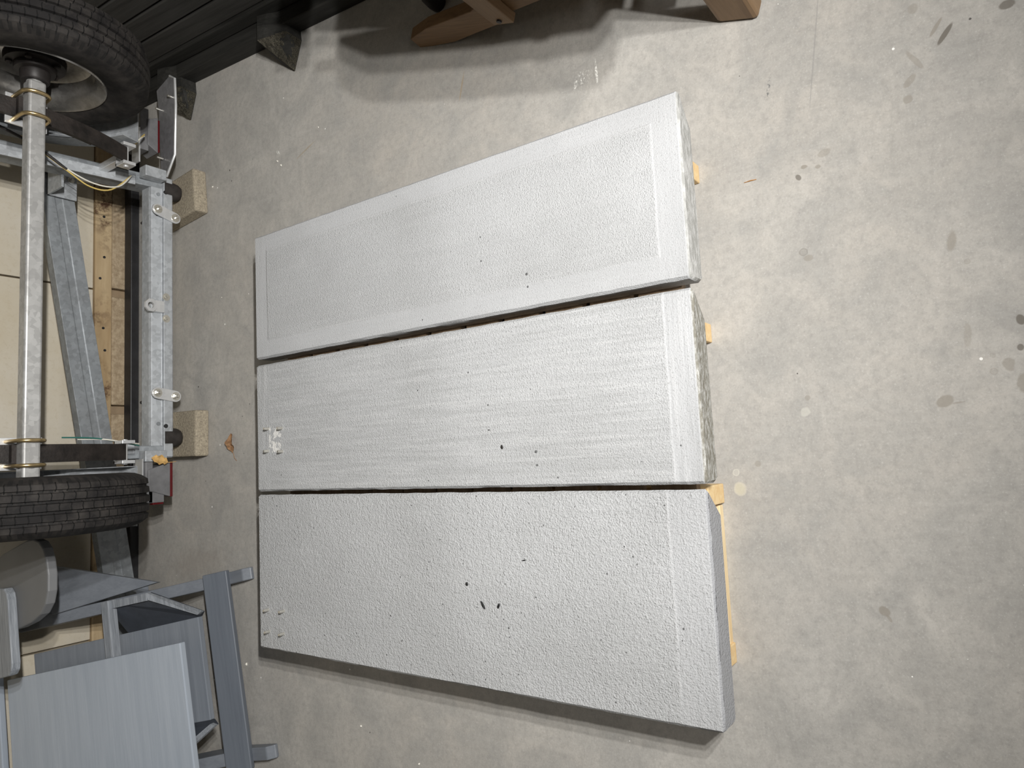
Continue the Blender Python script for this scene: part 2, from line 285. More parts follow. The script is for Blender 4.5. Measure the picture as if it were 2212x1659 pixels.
def tube(pts, r, n=8):
    pts = [Vector(p) for p in pts]; rs = r if isinstance(r, (list, tuple)) else [r] * len(pts)
    v, f = [], []; ref = Vector((0.13, 0.31, 0.94))
    for i, p in enumerate(pts):
        d = (pts[min(i + 1, len(pts) - 1)] - pts[max(i - 1, 0)]).normalized()
        if abs(d.dot(ref)) > 0.95 and i == 0: ref = Vector((1, 0.1, 0))
        s = d.cross(ref).normalized(); u = s.cross(d); ref = u
        for k in range(n):
            a = 2 * math.pi * k / n; v.append(tuple(p + (s * math.cos(a) + u * math.sin(a)) * rs[i]))
    for i in range(len(pts) - 1):
        for k in range(n): f.append((i * n + k, i * n + (k + 1) % n, (i + 1) * n + (k + 1) % n, (i + 1) * n + k))
    f.append(tuple(range(n))); f.append(tuple(range(len(v) - 1, len(v) - n - 1, -1)))
    return v, f
def lathe(prof, n=64, closed=True, a0=0.0, a1=2 * math.pi):
    full = abs(a1 - a0 - 2 * math.pi) < 1e-6; m = n if full else n + 1; k = len(prof); v, f = [], []
    for i in range(m):
        a = a0 + (a1 - a0) * i / n
        for x, r in prof: v.append((x, r * math.sin(a), r * math.cos(a)))
    for i in range(n):
        j = (i + 1) % m
        for q in range(k if closed else k - 1):
            q2 = (q + 1) % k; f.append((i * k + q, i * k + q2, j * k + q2, j * k + q))
    if not full and closed: f.append(tuple(range(k))); f.append(tuple(range((m - 1) * k + k - 1, (m - 1) * k - 1, -1)))
    return v, f
def join(*ms):
    v, f = [], []
    for a, b in ms:
        o = len(v); v += list(a); f += [tuple(i + o for i in t) for t in b]
    return v, f
def mesh(name, vf, off=(0, 0, 0)):
    v, f = vf; me = bpy.data.meshes.new(name)
    me.from_pydata([(p[0] - off[0], p[1] - off[1], p[2] - off[2]) for p in v], [], f)
    bm = bmesh.new(); bm.from_mesh(me); bmesh.ops.recalc_face_normals(bm, faces=bm.faces); bm.to_mesh(me); bm.free()
    return me
def obj(name, vf, mat, parent=None, off=(0, 0, 0), loc=(0, 0, 0), bevel=0.0, smooth=False, seg=2, me=None):
    if me is None:
        me = mesh(name, vf, off); me.materials.append(MT[mat] if isinstance(mat, str) else mat)
        if smooth:
            for p in me.polygons: p.use_smooth = True
    o = bpy.data.objects.new(name, me); COL.objects.link(o); o.location = loc
    if parent: o.parent = parent
    if bevel:
        b = o.modifiers.new('bevel', 'BEVEL'); b.width = bevel; b.segments = seg; b.limit_method = 'ANGLE'; b.angle_limit = math.radians(35)
    if smooth:
        try: me.set_sharp_from_angle(angle=math.radians(40))
        except Exception: pass
    return o
def tag(o, label, cat, group=None):
    o['label'] = label; o['category'] = cat
    if group: o['group'] = group
    return o
def thing(name, label, cat, loc=(0, 0, 0), rotz=0.0, group=None):
    o = bpy.data.objects.new(name, None); COL.objects.link(o); o.location = loc; o.rotation_euler = (0, 0, rotz); o.empty_display_size = 0.1
    return tag(o, label, cat, group)
def struct(o): o['kind'] = 'structure'; return o

# ------------------------------------------------------------------ the room
YW = 2.64
struct(obj('floor', box(-3.2, 3.4, -4.2, 2.9, -0.1, 0.0), 'floor'))
struct(obj('ceiling', box(-3.2, 3.4, -4.2, 2.9, 2.80, 2.9), 'ceil'))
struct(obj('wall_left', box(-3.3, -3.2, -4.2, 2.9, 0, 2.8), 'plaster'))
struct(obj('wall_right', box(3.4, 3.5, -4.2, 2.9, 0, 2.8), 'plaster'))
struct(obj('wall_front', box(-3.2, 3.4, -4.3, -4.2, 0, 2.8), 'plaster'))
wb = struct(obj('wall_back', box(-3.2, 3.4, YW + 0.02, YW + 0.16, 0, 2.8), 'dark_gap'))
# wall boards, sill plate and the block course they stand on
xj = [-3.2, -1.78, -0.56, 0.660, 1.88, 3.4]
for i in range(5):
    obj('wall_board', box(xj[i] + 0.003, xj[i + 1] - 0.003, YW - 0.006, YW + 0.022, 0.130, 2.8), 'wall', wb, bevel=0.002)
obj('sill_plate', box(-3.2, 3.4, YW - 0.016, YW + 0.022, 0.070, 0.128), 'sill', wb, bevel=0.003)
for x, z in ((0.78, 0.098), (0.70, 0.112), (0.52, 0.10), (0.44, 0.094), (0.30, 0.10), (0.27, 0.10), (0.12, 0.10), (0.93, 0.10)):
    obj('nail_head', tube([(x, YW - 0.019, z), (x, YW - 0.012, z)], 0.0045, 10), 'black_steel', wb)
x = -2.75
while x < 3.0:
    obj('stem_block', box(x + 0.003, x + 0.398, YW - 0.012 - random.uniform(0, 0.003), YW + 0.022, 0.0, 0.068), 'stem', wb, bevel=0.005); x += 0.4275

# ------------------------------------------------------------------ concrete slabs on the pallet
ZT, ZB = 0.155, 0.100
def slab(name, label, x0, x1, kind, cut, near_y=0.428, far_y=1.655):
    cx, cy = (x0 + x1) / 2, (near_y + far_y) / 2; hx, hy = (x1 - x0) / 2, (far_y - near_y) / 2
    nx, ny = 60, 190; prof = []
    # subdivided body so that edges can be slightly uneven
    bm = bmesh.new(); random.seed(len(name) + int(x0 * 100))
    sec = [(-hx + 0.004, 0.0), (-hx, 0.006), (-hx, 0.049), (-hx + 0.005, 0.055)]
    top = [(-hx + 0.005 + (2 * hx - 0.010) * i / 16, 0.055) for i in range(1, 16)]
    sec += top + [(hx - 0.005, 0.055), (hx, 0.049), (hx - cut, 0.004), (hx - cut - 0.004, 0.0)]
    ys = [-hy, -hy + 0.005] + [-hy + 0.005 + (2 * hy - 0.010) * i / 48 for i in range(1, 48)] + [hy - 0.005, hy]
    rows = []
    for j, y in enumerate(ys):
        end = j in (0, len(ys) - 1); row = []
        for i, (x, z) in enumerate(sec):
            zz = z - (0.005 if end and z > 0.05 else 0) ; xx = x * (1 - (0.005 / hx if end else 0))
            jit = 0.0006
            row.append(bm.verts.new((xx + (random.uniform(-jit, jit) if i in (1, 2, 3, len(sec) - 4, len(sec) - 3) else 0), y + (random.uniform(-0.0012, 0.0012) if end else 0), zz)))
        rows.append(row)
    for a, b in zip(rows, rows[1:]):
        for i in range(len(sec)): k = (i + 1) % len(sec); bm.faces.new((a[i], a[k], b[k], b[i]))
    bm.faces.new(rows[0]); bm.faces.new(rows[-1][::-1]); bmesh.ops.recalc_face_normals(bm, faces=bm.faces)
    me = bpy.data.meshes.new(name); bm.to_mesh(me); bm.free(); me.materials.append(slab_mat(name + '_' + kind, hx, hy, kind))
    for p in me.polygons: p.use_smooth = True
    me.set_sharp_from_angle(angle=math.radians(38))
    o = bpy.data.objects.new(name, me); COL.objects.link(o); o.location = (cx, cy, ZB)
    return tag(o, label, 'concrete slab', 'three concrete slabs on the pallet')
slab('concrete_slab', 'finely stippled grey concrete slab without studs, chipped lower corner', 0.287, 0.627, 'stipple', 0.048)
sb = slab('concrete_slab', 'streaky pale concrete slab with four studs around a bare plate patch, between the other two', -0.066, 0.271, 'streak', 0.048)
sc = slab('concrete_slab', 'coarse pitted concrete slab with four studs and black crumbs on top', -0.469, -0.075, 'rough', 0.040)
def studs(sl, pts):
    for x, y in pts:
        c = sl.location; b = Vector((x - c.x, y - c.y, 0.052))
        obj('stud', join(tube([b, b + Vector((0, 0, 0.016)), b + Vector((0, 0, 0.0185))], [0.0038, 0.0038, 0.0028], 12)), 'bolt', sl, smooth=True)
studs(sb, [(0.098, 1.604), (0.096, 1.548), (0.039, 1.606), (0.036, 1.548)])
studs(sc, [(-0.369, 1.616), (-0.367, 1.553), (-0.423, 1.613), (-0.423, 1.555)])

# ------------------------------------------------------------------ pallet
pal = thing('wooden_pallet', 'low pale pine pallet underneath the three concrete slabs', 'pallet', (0.08, 1.0, 0))
PX0, PX1, PY0, PY1 = -0.401, 0.560, 0.456, 1.600
me = None
bw, n = 0.086, 11
for i in range(n):
    y = PY0 + 0.010 + i * (PY1 - PY0 - bw - 0.02) / (n - 1)
    o = obj('deck_board', box(PX0, PX1, 0, bw, 0, 0.018), 'deck', pal, (0.08, 0, 0), (0, y - 1.0, 0.0825), me=me); me = o.data
me = None
for x in (0.524, 0.210, -0.092, -0.380):
    o = obj('stringer', box(-0.018, 0.018, PY0 - 0.004, PY1, 0.0, 0.082), 'pine_y', pal, (0, 1.0, 0), (x - 0.08, 0, 0), bevel=0.002, me=me); me = o.data
me = None
for y in (PY0, 0.99, PY1 - 0.09):
    for xa, xb in (((PX0, -0.113),) if y == PY0 else ((PX0, -0.113), (-0.071, 0.189), (0.231, 0.503))):
        obj('bottom_board', box(xa, xb, y, y + 0.086, 0.0, 0.018), 'pine', pal, (0.08, 1.0, 0), bevel=0.0015)

# ------------------------------------------------------------------ trailer standing on its tail against the wall
TO = (0.5, 2.2, 0.0)
tr = thing('boat_trailer', 'galvanised small trailer tipped up on its rear end against the wall', 'trailer', TO)
def T(name, vf, mat, parent=tr, **k): return obj(name, vf, mat, parent, TO, **k)
LEAN = 0.150
def ry(z): return 2.195 + LEAN * (z - 0.10)
AXY, AXZ = 1.96, 0.580
def yz(p, dy): return (p[0], p[1] + dy, p[2])
# rails, tongue
for sgn, xr in ((1, 0.938), (-1, 0.062)):
    q = []
    for dx, dy in ((-0.020, 0), (0.020, 0), (0.020, 0.075), (-0.020, 0.075)): q.append((xr + dx, ry(0.085) + dy, 0.085))
    T('side_rail', prism(q, (0, ry(1.5) - ry(0.085), 1.415)), 'galv_dk', bevel=0.003)
    q = [(xr - sgn * 0.026, ry(0.085) - 0.006, 0.20), (xr + sgn * 0.004, ry(0.085) - 0.006, 0.20), (xr + sgn * 0.004, ry(0.085) + 0.0, 0.20), (xr - sgn * 0.026, ry(0.085) + 0.0, 0.20)]
    T('rail_flange', prism([(a, b + LEAN * 0.115, c) for a, b, c in q], (0, LEAN * 1.2, 1.2)), 'galv', bevel=0.001)
    T('tongue_arm', beam((xr, ry(1.46) + 0.037, 1.46), (0.5 + sgn * 0.03, ry(2.45) + 0.037, 2.45), 0.04, 0.07, (0, 1, 0)), 'galv_dk', bevel=0.003)
T('coupler', tube([(0.5, ry(2.40) + 0.037, 2.40), (0.5, ry(2.55) + 0.037, 2.55), (0.5, ry(2.64) + 0.045, 2.64)], [0.040, 0.038, 0.030], 16), 'galv', smooth=True)
T('front_crossmember', box(0.082, 0.918, ry(1.2) + 0.01, ry(1.2) + 0.06, 1.17, 1.23), 'galv', bevel=0.003)
# rear crossbar: folded channel with two faces
q = [(0, 2.196, 0.082), (0, 2.190, 0.087), (0, 2.190, 0.115), (0, 2.199, 0.117), (0, 2.203, 0.149), (0, 2.212, 0.153), (0, 2.255, 0.153), (0, 2.255, 0.082)]
T('rear_crossbar', prism([(0.045, b, c) for _, b, c in q], (0.912, 0, 0)), 'galv', bevel=0.0015)
for x in (0.907, 0.142): T('bolt_hole', tube([(x, 2.1895, 0.109), (x, 2.200, 0.109)], 0.0068, 14), 'black_steel')
for x in (0.898, 0.150): T('plugged_hole', tube([(x, 2.198, 0.128), (x, 2.206, 0.128)], 0.006, 14), 'galv_dk')
def nut(p, r=0.0095, h=0.007, rod=0.0055, rl=0.012):
    p = Vector(p); return join(tube([p, p - Vector((0, h, 0))], r, 6), tube([p - Vector((0, h, 0)), p - Vector((0, rl, 0)), p - Vector((0, rl + 0.0015, 0))], [rod, rod, rod * 0.7], 10), tube([p, p - Vector((0, 0.0018, 0))], r * 1.45, 16))
for (ax, az), (bx, bz) in (((0.842, 0.138), (0.826, 0.080)), ((0.246, 0.139), (0.237, 0.080))):
    d = Vector((bx - ax, 0, bz - az)).normalized(); s = Vector((-d.z, 0, d.x)); pts = []
    for cx, cz, st in ((ax, az, 90), (bx, bz, -90)):
        for k in range(9):
            a = math.radians(st + k * 22.5); o_ = d * math.cos(a) + s * math.sin(a); pts.append((cx + o_.x * 0.018, 2.183, cz + o_.z * 0.018))
    lp = T('link_plate', prism(pts, (0, 0.006, 0)), 'galv_lt', bevel=0.001)
    for bxx, bzz in ((ax, az), (bx, bz)): obj('bolt', nut((bxx, 2.183, bzz)), 'bolt', lp, TO)
    T('link_rod', tube([(ax - 0.012, 2.20, az - 0.006), (ax - 0.022, 2.29, az - 0.004)], 0.0055, 10), 'spring')
for x in (0.558, 0.487): T('bolt', nut((x, 2.190, 0.108), 0.0085, 0.005, 0.004, 0.006), 'bolt')
pts = [(0.523 + 0.021 * math.cos(math.radians(a)), 0, 0.162 + 0.020 * math.sin(math.radians(a))) for a in range(22, 360, 45)]
inner = [(0.523 + 0.0105 * math.cos(math.radians(a)), 0, 0.163 + 0.0105 * math.sin(math.radians(a))) for a in range(22, 360, 45)]
v = []; f = []
for yv in (2.178, 2.186):
    for p in pts: v.append((p[0], yv, p[2]))
    for p in inner: v.append((p[0], yv, p[2]))
for k in range(8):
    j = (k + 1) % 8
    f += [(k, j, 8 + j, 8 + k), (16 + k, 24 + k, 24 + j, 16 + j), (k, 16 + k, 16 + j, j), (8 + k, 8 + j, 24 + j, 24 + k)]
T('eye_plate', (v, f), 'galv_lt')
T('eye_plate_tab', box(0.505, 0.541, 2.182, 2.205, 0.118, 0.147), 'galv_lt')
# rubber feet on the pavers
for x in (0.922, 0.106):
    T('rubber_foot', tube([(x, 2.214, 0.112), (x, 2.214, 0.074), (x, 2.214, 0.062), (x, 2.214, 0.053), (x, 2.214, 0.0474)], [0.031, 0.031, 0.029, 0.024, 0.013], 24), 'rubber', smooth=True)
# axle
T('axle', box(-0.005, 1.005, AXY - 0.020, AXY + 0.020, AXZ - 0.020, AXZ + 0.020), 'axle', bevel=0.006, seg=3)
# wheels
for sgn, xw in ((1, 1.068), (-1, -0.066)):
    hw = 0.068; gr = []
    prof = [(-0.052, 0.157), (-0.060, 0.168), (-0.066, 0.190), (-hw, 0.207), (-0.066, 0.228), (-0.060, 0.244), (-0.054, 0.253), (-0.050, 0.2585)]
    for cx in (-0.034, -0.0115, 0.0115, 0.034):
        prof += [(cx - 0.0042, 0.2585 + 0.0062 * (1 - abs(cx - 0.0042) / 0.06)), (cx - 0.0026, 0.2560), (cx + 0.0026, 0.2560), (cx + 0.0042, 0.2585 + 0.0062 * (1 - abs(cx + 0.0042) / 0.06))]
    prof += [(-a, r) for a, r in reversed(prof[:8])]
    prof += [(0.045, 0.150), (-0.045, 0.150)]
    c = (xw - TO[0], AXY - TO[1], AXZ)
    ty = obj('tyre', lathe(prof, 96), 'tyre', tr, loc=c, smooth=True)
    rp = [(-0.056, 0.163), (-0.060, 0.160), (-0.058, 0.156), (-0.050, 0.152), (-0.042, 0.141), (-0.020, 0.134), (0.006, 0.128), (0.014, 0.112), (0.010, 0.090), (0.002, 0.070), (0.000, 0.040),
          (0.004, 0.040), (0.006, 0.070), (0.014, 0.090), (0.020, 0.114), (0.012, 0.133), (-0.018, 0.139), (0.040, 0.150), (0.056, 0.158), (0.058, 0.162), (0.05, 0.1605), (0.030, 0.151), (-0.03, 0.151), (-0.048, 0.1555)]
    obj('rim', lathe([(a * sgn, r) for a, r in rp], 64), 'rim', ty, smooth=True)
    hp = [(-0.062, 0.0), (-0.062, 0.030), (-0.058, 0.033), (-0.036, 0.034), (-0.034, 0.046), (-0.020, 0.048), (-0.018, 0.068), (0.000, 0.070), (0.003, 0.030), (0.045, 0.028), (0.050, 0.022), (0.050, 0.0)]
    obj('hub', lathe([(a * sgn, r) for a, r in hp], 32, closed=False), 'hub', ty, smooth=True)
    obj('spindle', lathe([(a * sgn, r) for a, r in [(-0.100, 0.0), (-0.100, 0.021), (-0.092, 0.023), (-0.086, 0.019), (-0.060, 0.019), (-0.055, 0.0)]], 24, closed=False), 'axle', ty, smooth=True)
    for k in range(5):
        a = 2 * math.pi * k / 5 + 0.3; p = Vector((-0.018 * sgn, 0.056 * math.sin(a), 0.056 * math.cos(a)))
        obj('lug_nut', tube([p, p - Vector((0.007 * sgn, 0, 0)), p - Vector((0.009 * sgn, 0, 0))], [0.008, 0.008, 0.004], 10), 'spring', ty)
    # fender hugging the back of the tyre
    R = 0.325; fp = [(-0.085, R), (0.085, R), (0.085, R + 0.0025), (-0.085, R + 0.0025)]
    ff = obj('fender', lathe(fp, 40, True, math.radians(12), math.radians(163)), 'galv', tr, loc=c, smooth=True)
    obj('fender_side', prism([(-0.085 * sgn, R * math.sin(a), R * math.cos(a)) for a in [math.radians(12 + 151 * i / 24) for i in range(25)]] + [(-0.085 * sgn, 0.272 * math.sin(a), 0.272 * math.cos(a)) for a in [math.radians(163 - 151 * i / 24) for i in range(25)]], (0.002 * sgn, 0, 0)), 'galv', ff)
    # leaf spring with hangers and u bolts
    xs = 0.940 if sgn > 0 else 0.060
    sp = []
    for i in range(25):
        t = -1 + 2 * i / 24; sp.append((xs, 1.990 + 0.080 * t * t - 0.0 * t, AXZ + 0.288 * t + 0.0))
    def leaf(sp, wd, th):
        v, f = [], []
        for p in sp:
            for dx, dy in ((-wd / 2, 0), (wd / 2, 0), (wd / 2, th), (-wd / 2, th)): v.append((p[0] + dx, p[1] + dy, p[2]))
        for i in range(len(sp) - 1):
            for k in range(4): f.append((i * 4 + k, i * 4 + (k + 1) % 4, i * 4 + 4 + (k + 1) % 4, i * 4 + 4 + k))
        f += [(0, 1, 2, 3), tuple(range(len(v) - 1, len(v) - 5, -1))]; return v, f
    ls = T('leaf_spring', leaf(sp, 0.045, 0.008), 'spring', smooth=True)
    obj('second_leaf', leaf([(p[0], p[1] + 0.008, p[2]) for p in sp[5:20]], 0.044, 0.007), 'spring', ls, TO, smooth=True)
    T('axle_pad', box(xs - 0.024, xs + 0.024, 1.975, 1.992, AXZ - 0.03, AXZ + 0.03), 'spring')
    for dx in (-0.030, 0.030):
        T('tie_plate', box(xs + dx - 0.010, xs + dx + 0.010, 2.006, 2.012, AXZ - 0.048, AXZ + 0.048), 'galv_lt', bevel=0.001)
        pp = [(xs + dx, 2.022, AXZ - 0.032), (xs + dx, 1.965, AXZ - 0.031)] + [(xs + dx, AXY - 0.006 - 0.024 * math.sin(a), AXZ - 0.031 * math.cos(a)) for a in [math.pi * k / 10 for k in range(1, 10)]] + [(xs + dx, 1.965, AXZ + 0.031), (xs + dx, 2.022, AXZ + 0.032)]
        T('u_bolt', tube(pp, 0.0048, 10), 'zinc', smooth=True)
    for zc in (AXZ - 0.288, AXZ + 0.288):
        T('spring_hanger', join(box(xs - 0.033, xs - 0.0235, 2.055, 2.105, zc - 0.018, zc + 0.018), box(xs + 0.0235, xs + 0.033, 2.055, 2.105, zc - 0.018, zc + 0.018), tube([(xs - 0.036, 2.078, zc), (xs + 0.036, 2.078, zc)], 0.007, 12), box(xs - 0.033, xs + 0.033, 2.098, 2.105, zc - 0.018, zc + 0.018), box(xs - 0.010, xs + 0.010, 2.10, ry(zc) + 0.01, zc - 0.012, zc + 0.012)), 'galv_lt', bevel=0.001)
    T('rail_end_box', box(xs - 0.017 + 0.012 * sgn, xs + 0.017 + 0.012 * sgn, 2.160, 2.200, 0.122, 0.190), 'galv', bevel=0.002)
# bracket that carries the loose steel beam
T('beam_bracket', join(box(0.880, 0.975, 2.395, 2.402, 0.290, 0.375), box(0.880, 0.975, ry(0.33) + 0.07, 2.402, 0.368, 0.375)), 'galv', bevel=0.001)
for x, z in ((0.945, 0.335), (0.945, 0.308)): T('bolt', nut((x, 2.395, z), 0.007, 0.005, 0.004, 0.007), 'bolt')
# tail lights
lb = T('light_bracket', box(-0.066, 0.040, 2.160, 2.200, 0.196, 0.200), 'galv_lt')
tl = T('tail_light', join(box(-0.094, 0.030, 2.150, 2.225, 0.172, 0.194), prism([(0.006, 2.146, 0.188), (0.028, 2.146, 0.120), (-0.078, 2.146, 0.120), (-0.056, 2.146, 0.188)], (0, 0.076, 0)), prism([(-0.056, 2.150, 0.186), (-0.094, 2.150, 0.186), (-0.094, 2.150, 0.137), (-0.068, 2.150, 0.137)], (0, 0.07, 0))), 'lampgrey', bevel=0.002)
obj('red_lens', join(box(-0.079, 0.029, 2.147, 2.221, 0.111, 0.121), box(-0.100, -0.0935, 2.151, 2.219, 0.138, 0.172)), 'red', tl, TO, bevel=0.002)
T('light_bracket', box(0.985, 1.10, 2.190, 2.235, 0.192, 0.196), 'galv_lt')
tl = T('tail_light', join(box(1.03, 1.17, 2.190, 2.260, 0.165, 0.192), prism([(1.05, 2.186, 0.170), (1.03, 2.186, 0.136), (1.15, 2.186, 0.136), (1.135, 2.186, 0.170)], (0, 0.07, 0))), 'lampgrey', bevel=0.002)
obj('red_lens', box(1.035, 1.145, 2.190, 2.252, 0.128, 0.136), 'red', tl, TO, bevel=0.002)
pl = [(1.293, 2.156), (1.275, 2.128), (1.186, 2.130), (1.027, 2.150), (0.968, 2.205), (0.985, 2.235), (1.203, 2.231), (1.270, 2.237)]
npl = T('number_plate', prism([(x, y, 0.103 + (x - 1.12) * 0.05) for x, y in pl], (0, 0, 0.0035)), 'plate', bevel=0.0008)
obj('plate_edge', tube([(x, y - 0.001, 0.105 + (x - 1.12) * 0.05) for x, y in pl[:5]], 0.0042, 8), 'galv_lt', npl, TO, smooth=True)
for x, y in ((1.20, 2.222), (1.03, 2.215), (1.22, 2.15)): T('plate_screw', tube([(x, y, 0.104), (x, y, 0.125)], 0.004, 10), 'bolt')
def wire(mat, pts, r=0.0022):
    P = [Vector(p) for p in pts]; out = []
    for i in range(len(P) - 1):
        a, b, c, d = P[max(i - 1, 0)], P[i], P[i + 1], P[min(i + 2, len(P) - 1)]
        for k in range(6):
            t = k / 6; out.append(0.5 * ((2 * b) + (c - a) * t + (2 * a - 5 * b + 4 * c - d) * t * t + (3 * b - a - 3 * c + d) * t ** 3))
    T('wire', tube(out + [P[-1]], r, 6), mat, smooth=True)
wire('wire_w', [(0.95, 2.17, 0.52), (0.89, 2.17, 0.42), (0.865, 2.17, 0.34), (0.875, 2.17, 0.27), (0.93, 2.19, 0.22)])
wire('wire_y', [(0.95, 2.18, 0.53), (0.88, 2.17, 0.41), (0.852, 2.17, 0.35), (0.860, 2.17, 0.29), (0.93, 2.19, 0.22)])
wire('rubber', [(0.97, 2.19, 0.60), (0.93, 2.17, 0.50), (0.885, 2.17, 0.415)], 0.004)
wire('wire_w', [(0.10, 2.12, 0.40), (0.098, 2.10, 0.34), (0.090, 2.11, 0.28), (0.085, 2.14, 0.22)])
wire('wire_g', [(0.105, 2.12, 0.44), (0.102, 2.10, 0.37), (0.092, 2.11, 0.30), (0.080, 2.14, 0.22)])
wire('wire_w', [(0.02, 2.15, 0.25), (-0.005, 2.13, 0.23), (-0.03, 2.14, 0.215), (-0.05, 2.16, 0.20)])
wire('wire_y', [(1.00, 2.15, 0.24), (1.03, 2.13, 0.225), (1.06, 2.15, 0.20)])
wire('wire_w', [(0.995, 2.15, 0.25), (1.025, 2.125, 0.23), (1.055, 2.15, 0.20)])

# ------------------------------------------------------------------ pavers under the trailer
def paver(label, x, rot, cap):
    o = thing('concrete_paver', label, 'paver', (x, 2.235, 0), rot, 'pavers under the trailer feet')
    obj('paver_body', box(-0.074, 0.074, -0.108, 0.108, 0, 0.047), 'block', o, bevel=0.006)
    return o
paver('rough tan concrete paver under the trailer foot beside the number plate', 0.912, math.radians(5), 0)
paver('rough tan concrete paver under the trailer foot beside the tail light with the leaf', 0.118, math.radians(-1), 0)

# ------------------------------------------------------------------ loose steel beam and black bar along the wall
g = thing('steel_beam', 'galvanised steel channel lying aslant behind the trailer along the wall', 'steel beam', (0.3, 2.47, 0))
p0 = Vector((0.985, 2.425, 0.355)); p1 = Vector((-0.70, 2.50, 0.052)); GO = (0.3, 2.47, 0)
d = (p1 - p0).normalized(); s = Vector((0, 0, 1)); s = (s - d * s.dot(d)).normalized(); nrm = d.cross(s); nrm = -nrm if nrm.y > 0 else nrm
sec = [(-0.047, 0.0), (-0.047, 0.018), (0.047, 0.018), (0.047, 0.0), (0.043, 0.0), (0.043, 0.0145), (0.012, 0.0145), (0.010, 0.0125), (-0.010, 0.0125), (-0.012, 0.0145), (-0.043, 0.0145), (-0.043, 0.0)]
sec2 = [(-0.047, -0.02), (-0.047, 0.018), (-0.012, 0.018), (-0.010, 0.0165), (0.010, 0.0165), (0.012, 0.018), (0.047, 0.018), (0.047, -0.02)]
obj('channel', prism([p0 + s * a + nrm * b for a, b in sec2], p1 - p0), 'galv_dk', g, GO, bevel=0.0015)
tag(obj('black_bar', box(-1.6, 1.32, -0.024, 0.024, 0, 0.030), 'black_steel', None, loc=(0.0, 2.592, 0.0), bevel=0.003), 'long black steel bar lying on the floor along the wall foot', 'steel bar')

# ------------------------------------------------------------------ grey garden chair seen from behind
gc = thing('garden_chair', 'grey painted plywood garden chair beside the upended trailer', 'chair', (-0.575, 1.92, 0), math.radians(12))
def Cc(name, vf, mat, **k): return obj(name, vf, mat, gc, **k)
for r0 in (0.232, -0.268):
    pr_ = [(-0.075, 0.0), (-0.080, 0.012), (-0.060, 0.030), (0.0, 0.034), (0.06, 0.062), (0.50, 0.318), (0.61, 0.37), (0.61, 0.25), (0.52, 0.205), (0.13, 0.012), (0.11, 0.0)]
    Cc('side_runner', prism([(r0, a, z) for a, z in pr_], (0.036, 0, 0)), 'grey_y', bevel=0.003)
def plank(r0, r1, a0, z0, a1, z1, th):      # board whose face runs from (a0,z0) up to (a1,z1)
    n_ = Vector((0, -(z1 - z0), a1 - a0)).normalized() * th
    return prism([(r0, a0, z0), (r1, a0, z0), (r1, a1, z1), (r0, a1, z1)], -n_)
Cc('cross_rail', plank(-0.285, 0.275, -0.008, 0.047, 0.060, 0.084, 0.020), 'grey_rail_shaded', bevel=0.003)
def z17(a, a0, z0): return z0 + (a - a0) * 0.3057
Cc('seat_board', plank(-0.30, 0.104, -0.038, z17(-0.038, -0.1, 0.21), 0.582, z17(0.582, -0.1, 0.21), 0.020), 'grey_lit', bevel=0.003)
Cc('seat_board', plank(-0.31, 0.330, 0.596, 0.437, 0.632, 0.448, 0.020), 'grey_lit', bevel=0.003)
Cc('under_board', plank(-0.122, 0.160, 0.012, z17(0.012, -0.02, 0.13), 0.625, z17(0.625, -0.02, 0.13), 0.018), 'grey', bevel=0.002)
for sg in (1, -1):
    o_ = 0.0 if sg > 0 else 0.038
    P = [(0.257, 0.105, 0.229), (0.259, 0.260, 0.276), (0.160, 0.260, z17(0.260, -0.02, 0.13)), (0.160, 0.012, 0.140), (0.172, -0.02, 0.150)]
    Cc('side_board', prism([(sg * r + o_, a, z) for r, a, z in P], (0.0, 0.0, -0.014)), 'grey_shaded')
    Cc('side_board_edge', prism([(sg * r + o_, a, z) for r, a, z in [(0.257, 0.103, 0.231), (0.259, 0.262, 0.278), (0.238, 0.262, 0.279), (0.236, 0.108, 0.233)]], (0, 0, -0.012)), 'ply')
    Cc('side_board_edge', prism([(sg * r + o_, a, z) for r, a, z in [(0.257, 0.103, 0.231), (0.172, -0.026, 0.152), (0.166, -0.010, 0.154), (0.240, 0.108, 0.232)]], (0, 0, -0.010)), 'ply')
Cc('rib', plank(-0.24, 0.262, 0.228, 0.280, 0.256, 0.288, 0.030), 'ply', bevel=0.003)
Cc('side_gusset', prism([(0.410, 0.474, 0.324), (0.262, 0.480, 0.327), (0.282, 0.225, 0.180), (0.286, 0.18, 0.155)], (0, 0.010, -0.017)), 'grey_y', bevel=0.002)
for sg in (1, -1):
    ar = [(0.445, 0.60), (0.452, 0.30), (0.453, 0.16), (0.449, 0.118), (0.437, 0.086), (0.415, 0.063), (0.385, 0.051), (0.345, 0.047), (0.305, 0.055), (0.275, 0.074), (0.254, 0.108), (0.240, 0.17), (0.234, 0.24), (0.234, 0.60)]
    if sg > 0: ar[0] = (0.392, 0.60); ar[1] = (0.444, 0.32)
    A = Cc('arm_rest', prism([(sg * r, a, 0.478) for r, a in ar], (0, 0, 0.024)), 'grey_smooth', bevel=0.004)
    Cc('arm_post', box(min(sg * 0.262, sg * 0.30), max(sg * 0.262, sg * 0.30), 0.53, 0.595, 0.0, 0.478), 'grey', bevel=0.003)
bq = [(0.350, 0.36), (0.350, 0.29), (0.345, 0.262), (0.330, 0.247), (0.312, 0.243), (0.150, 0.243), (0.132, 0.248), (0.121, 0.265), (0.119, 0.30), (0.119, 0.40), (0.350, 0.40)]
Cc('back_brace', prism([(r, a, 0.502) for r, a in bq], (0, 0, 0.022)), 'ply', bevel=0.003)

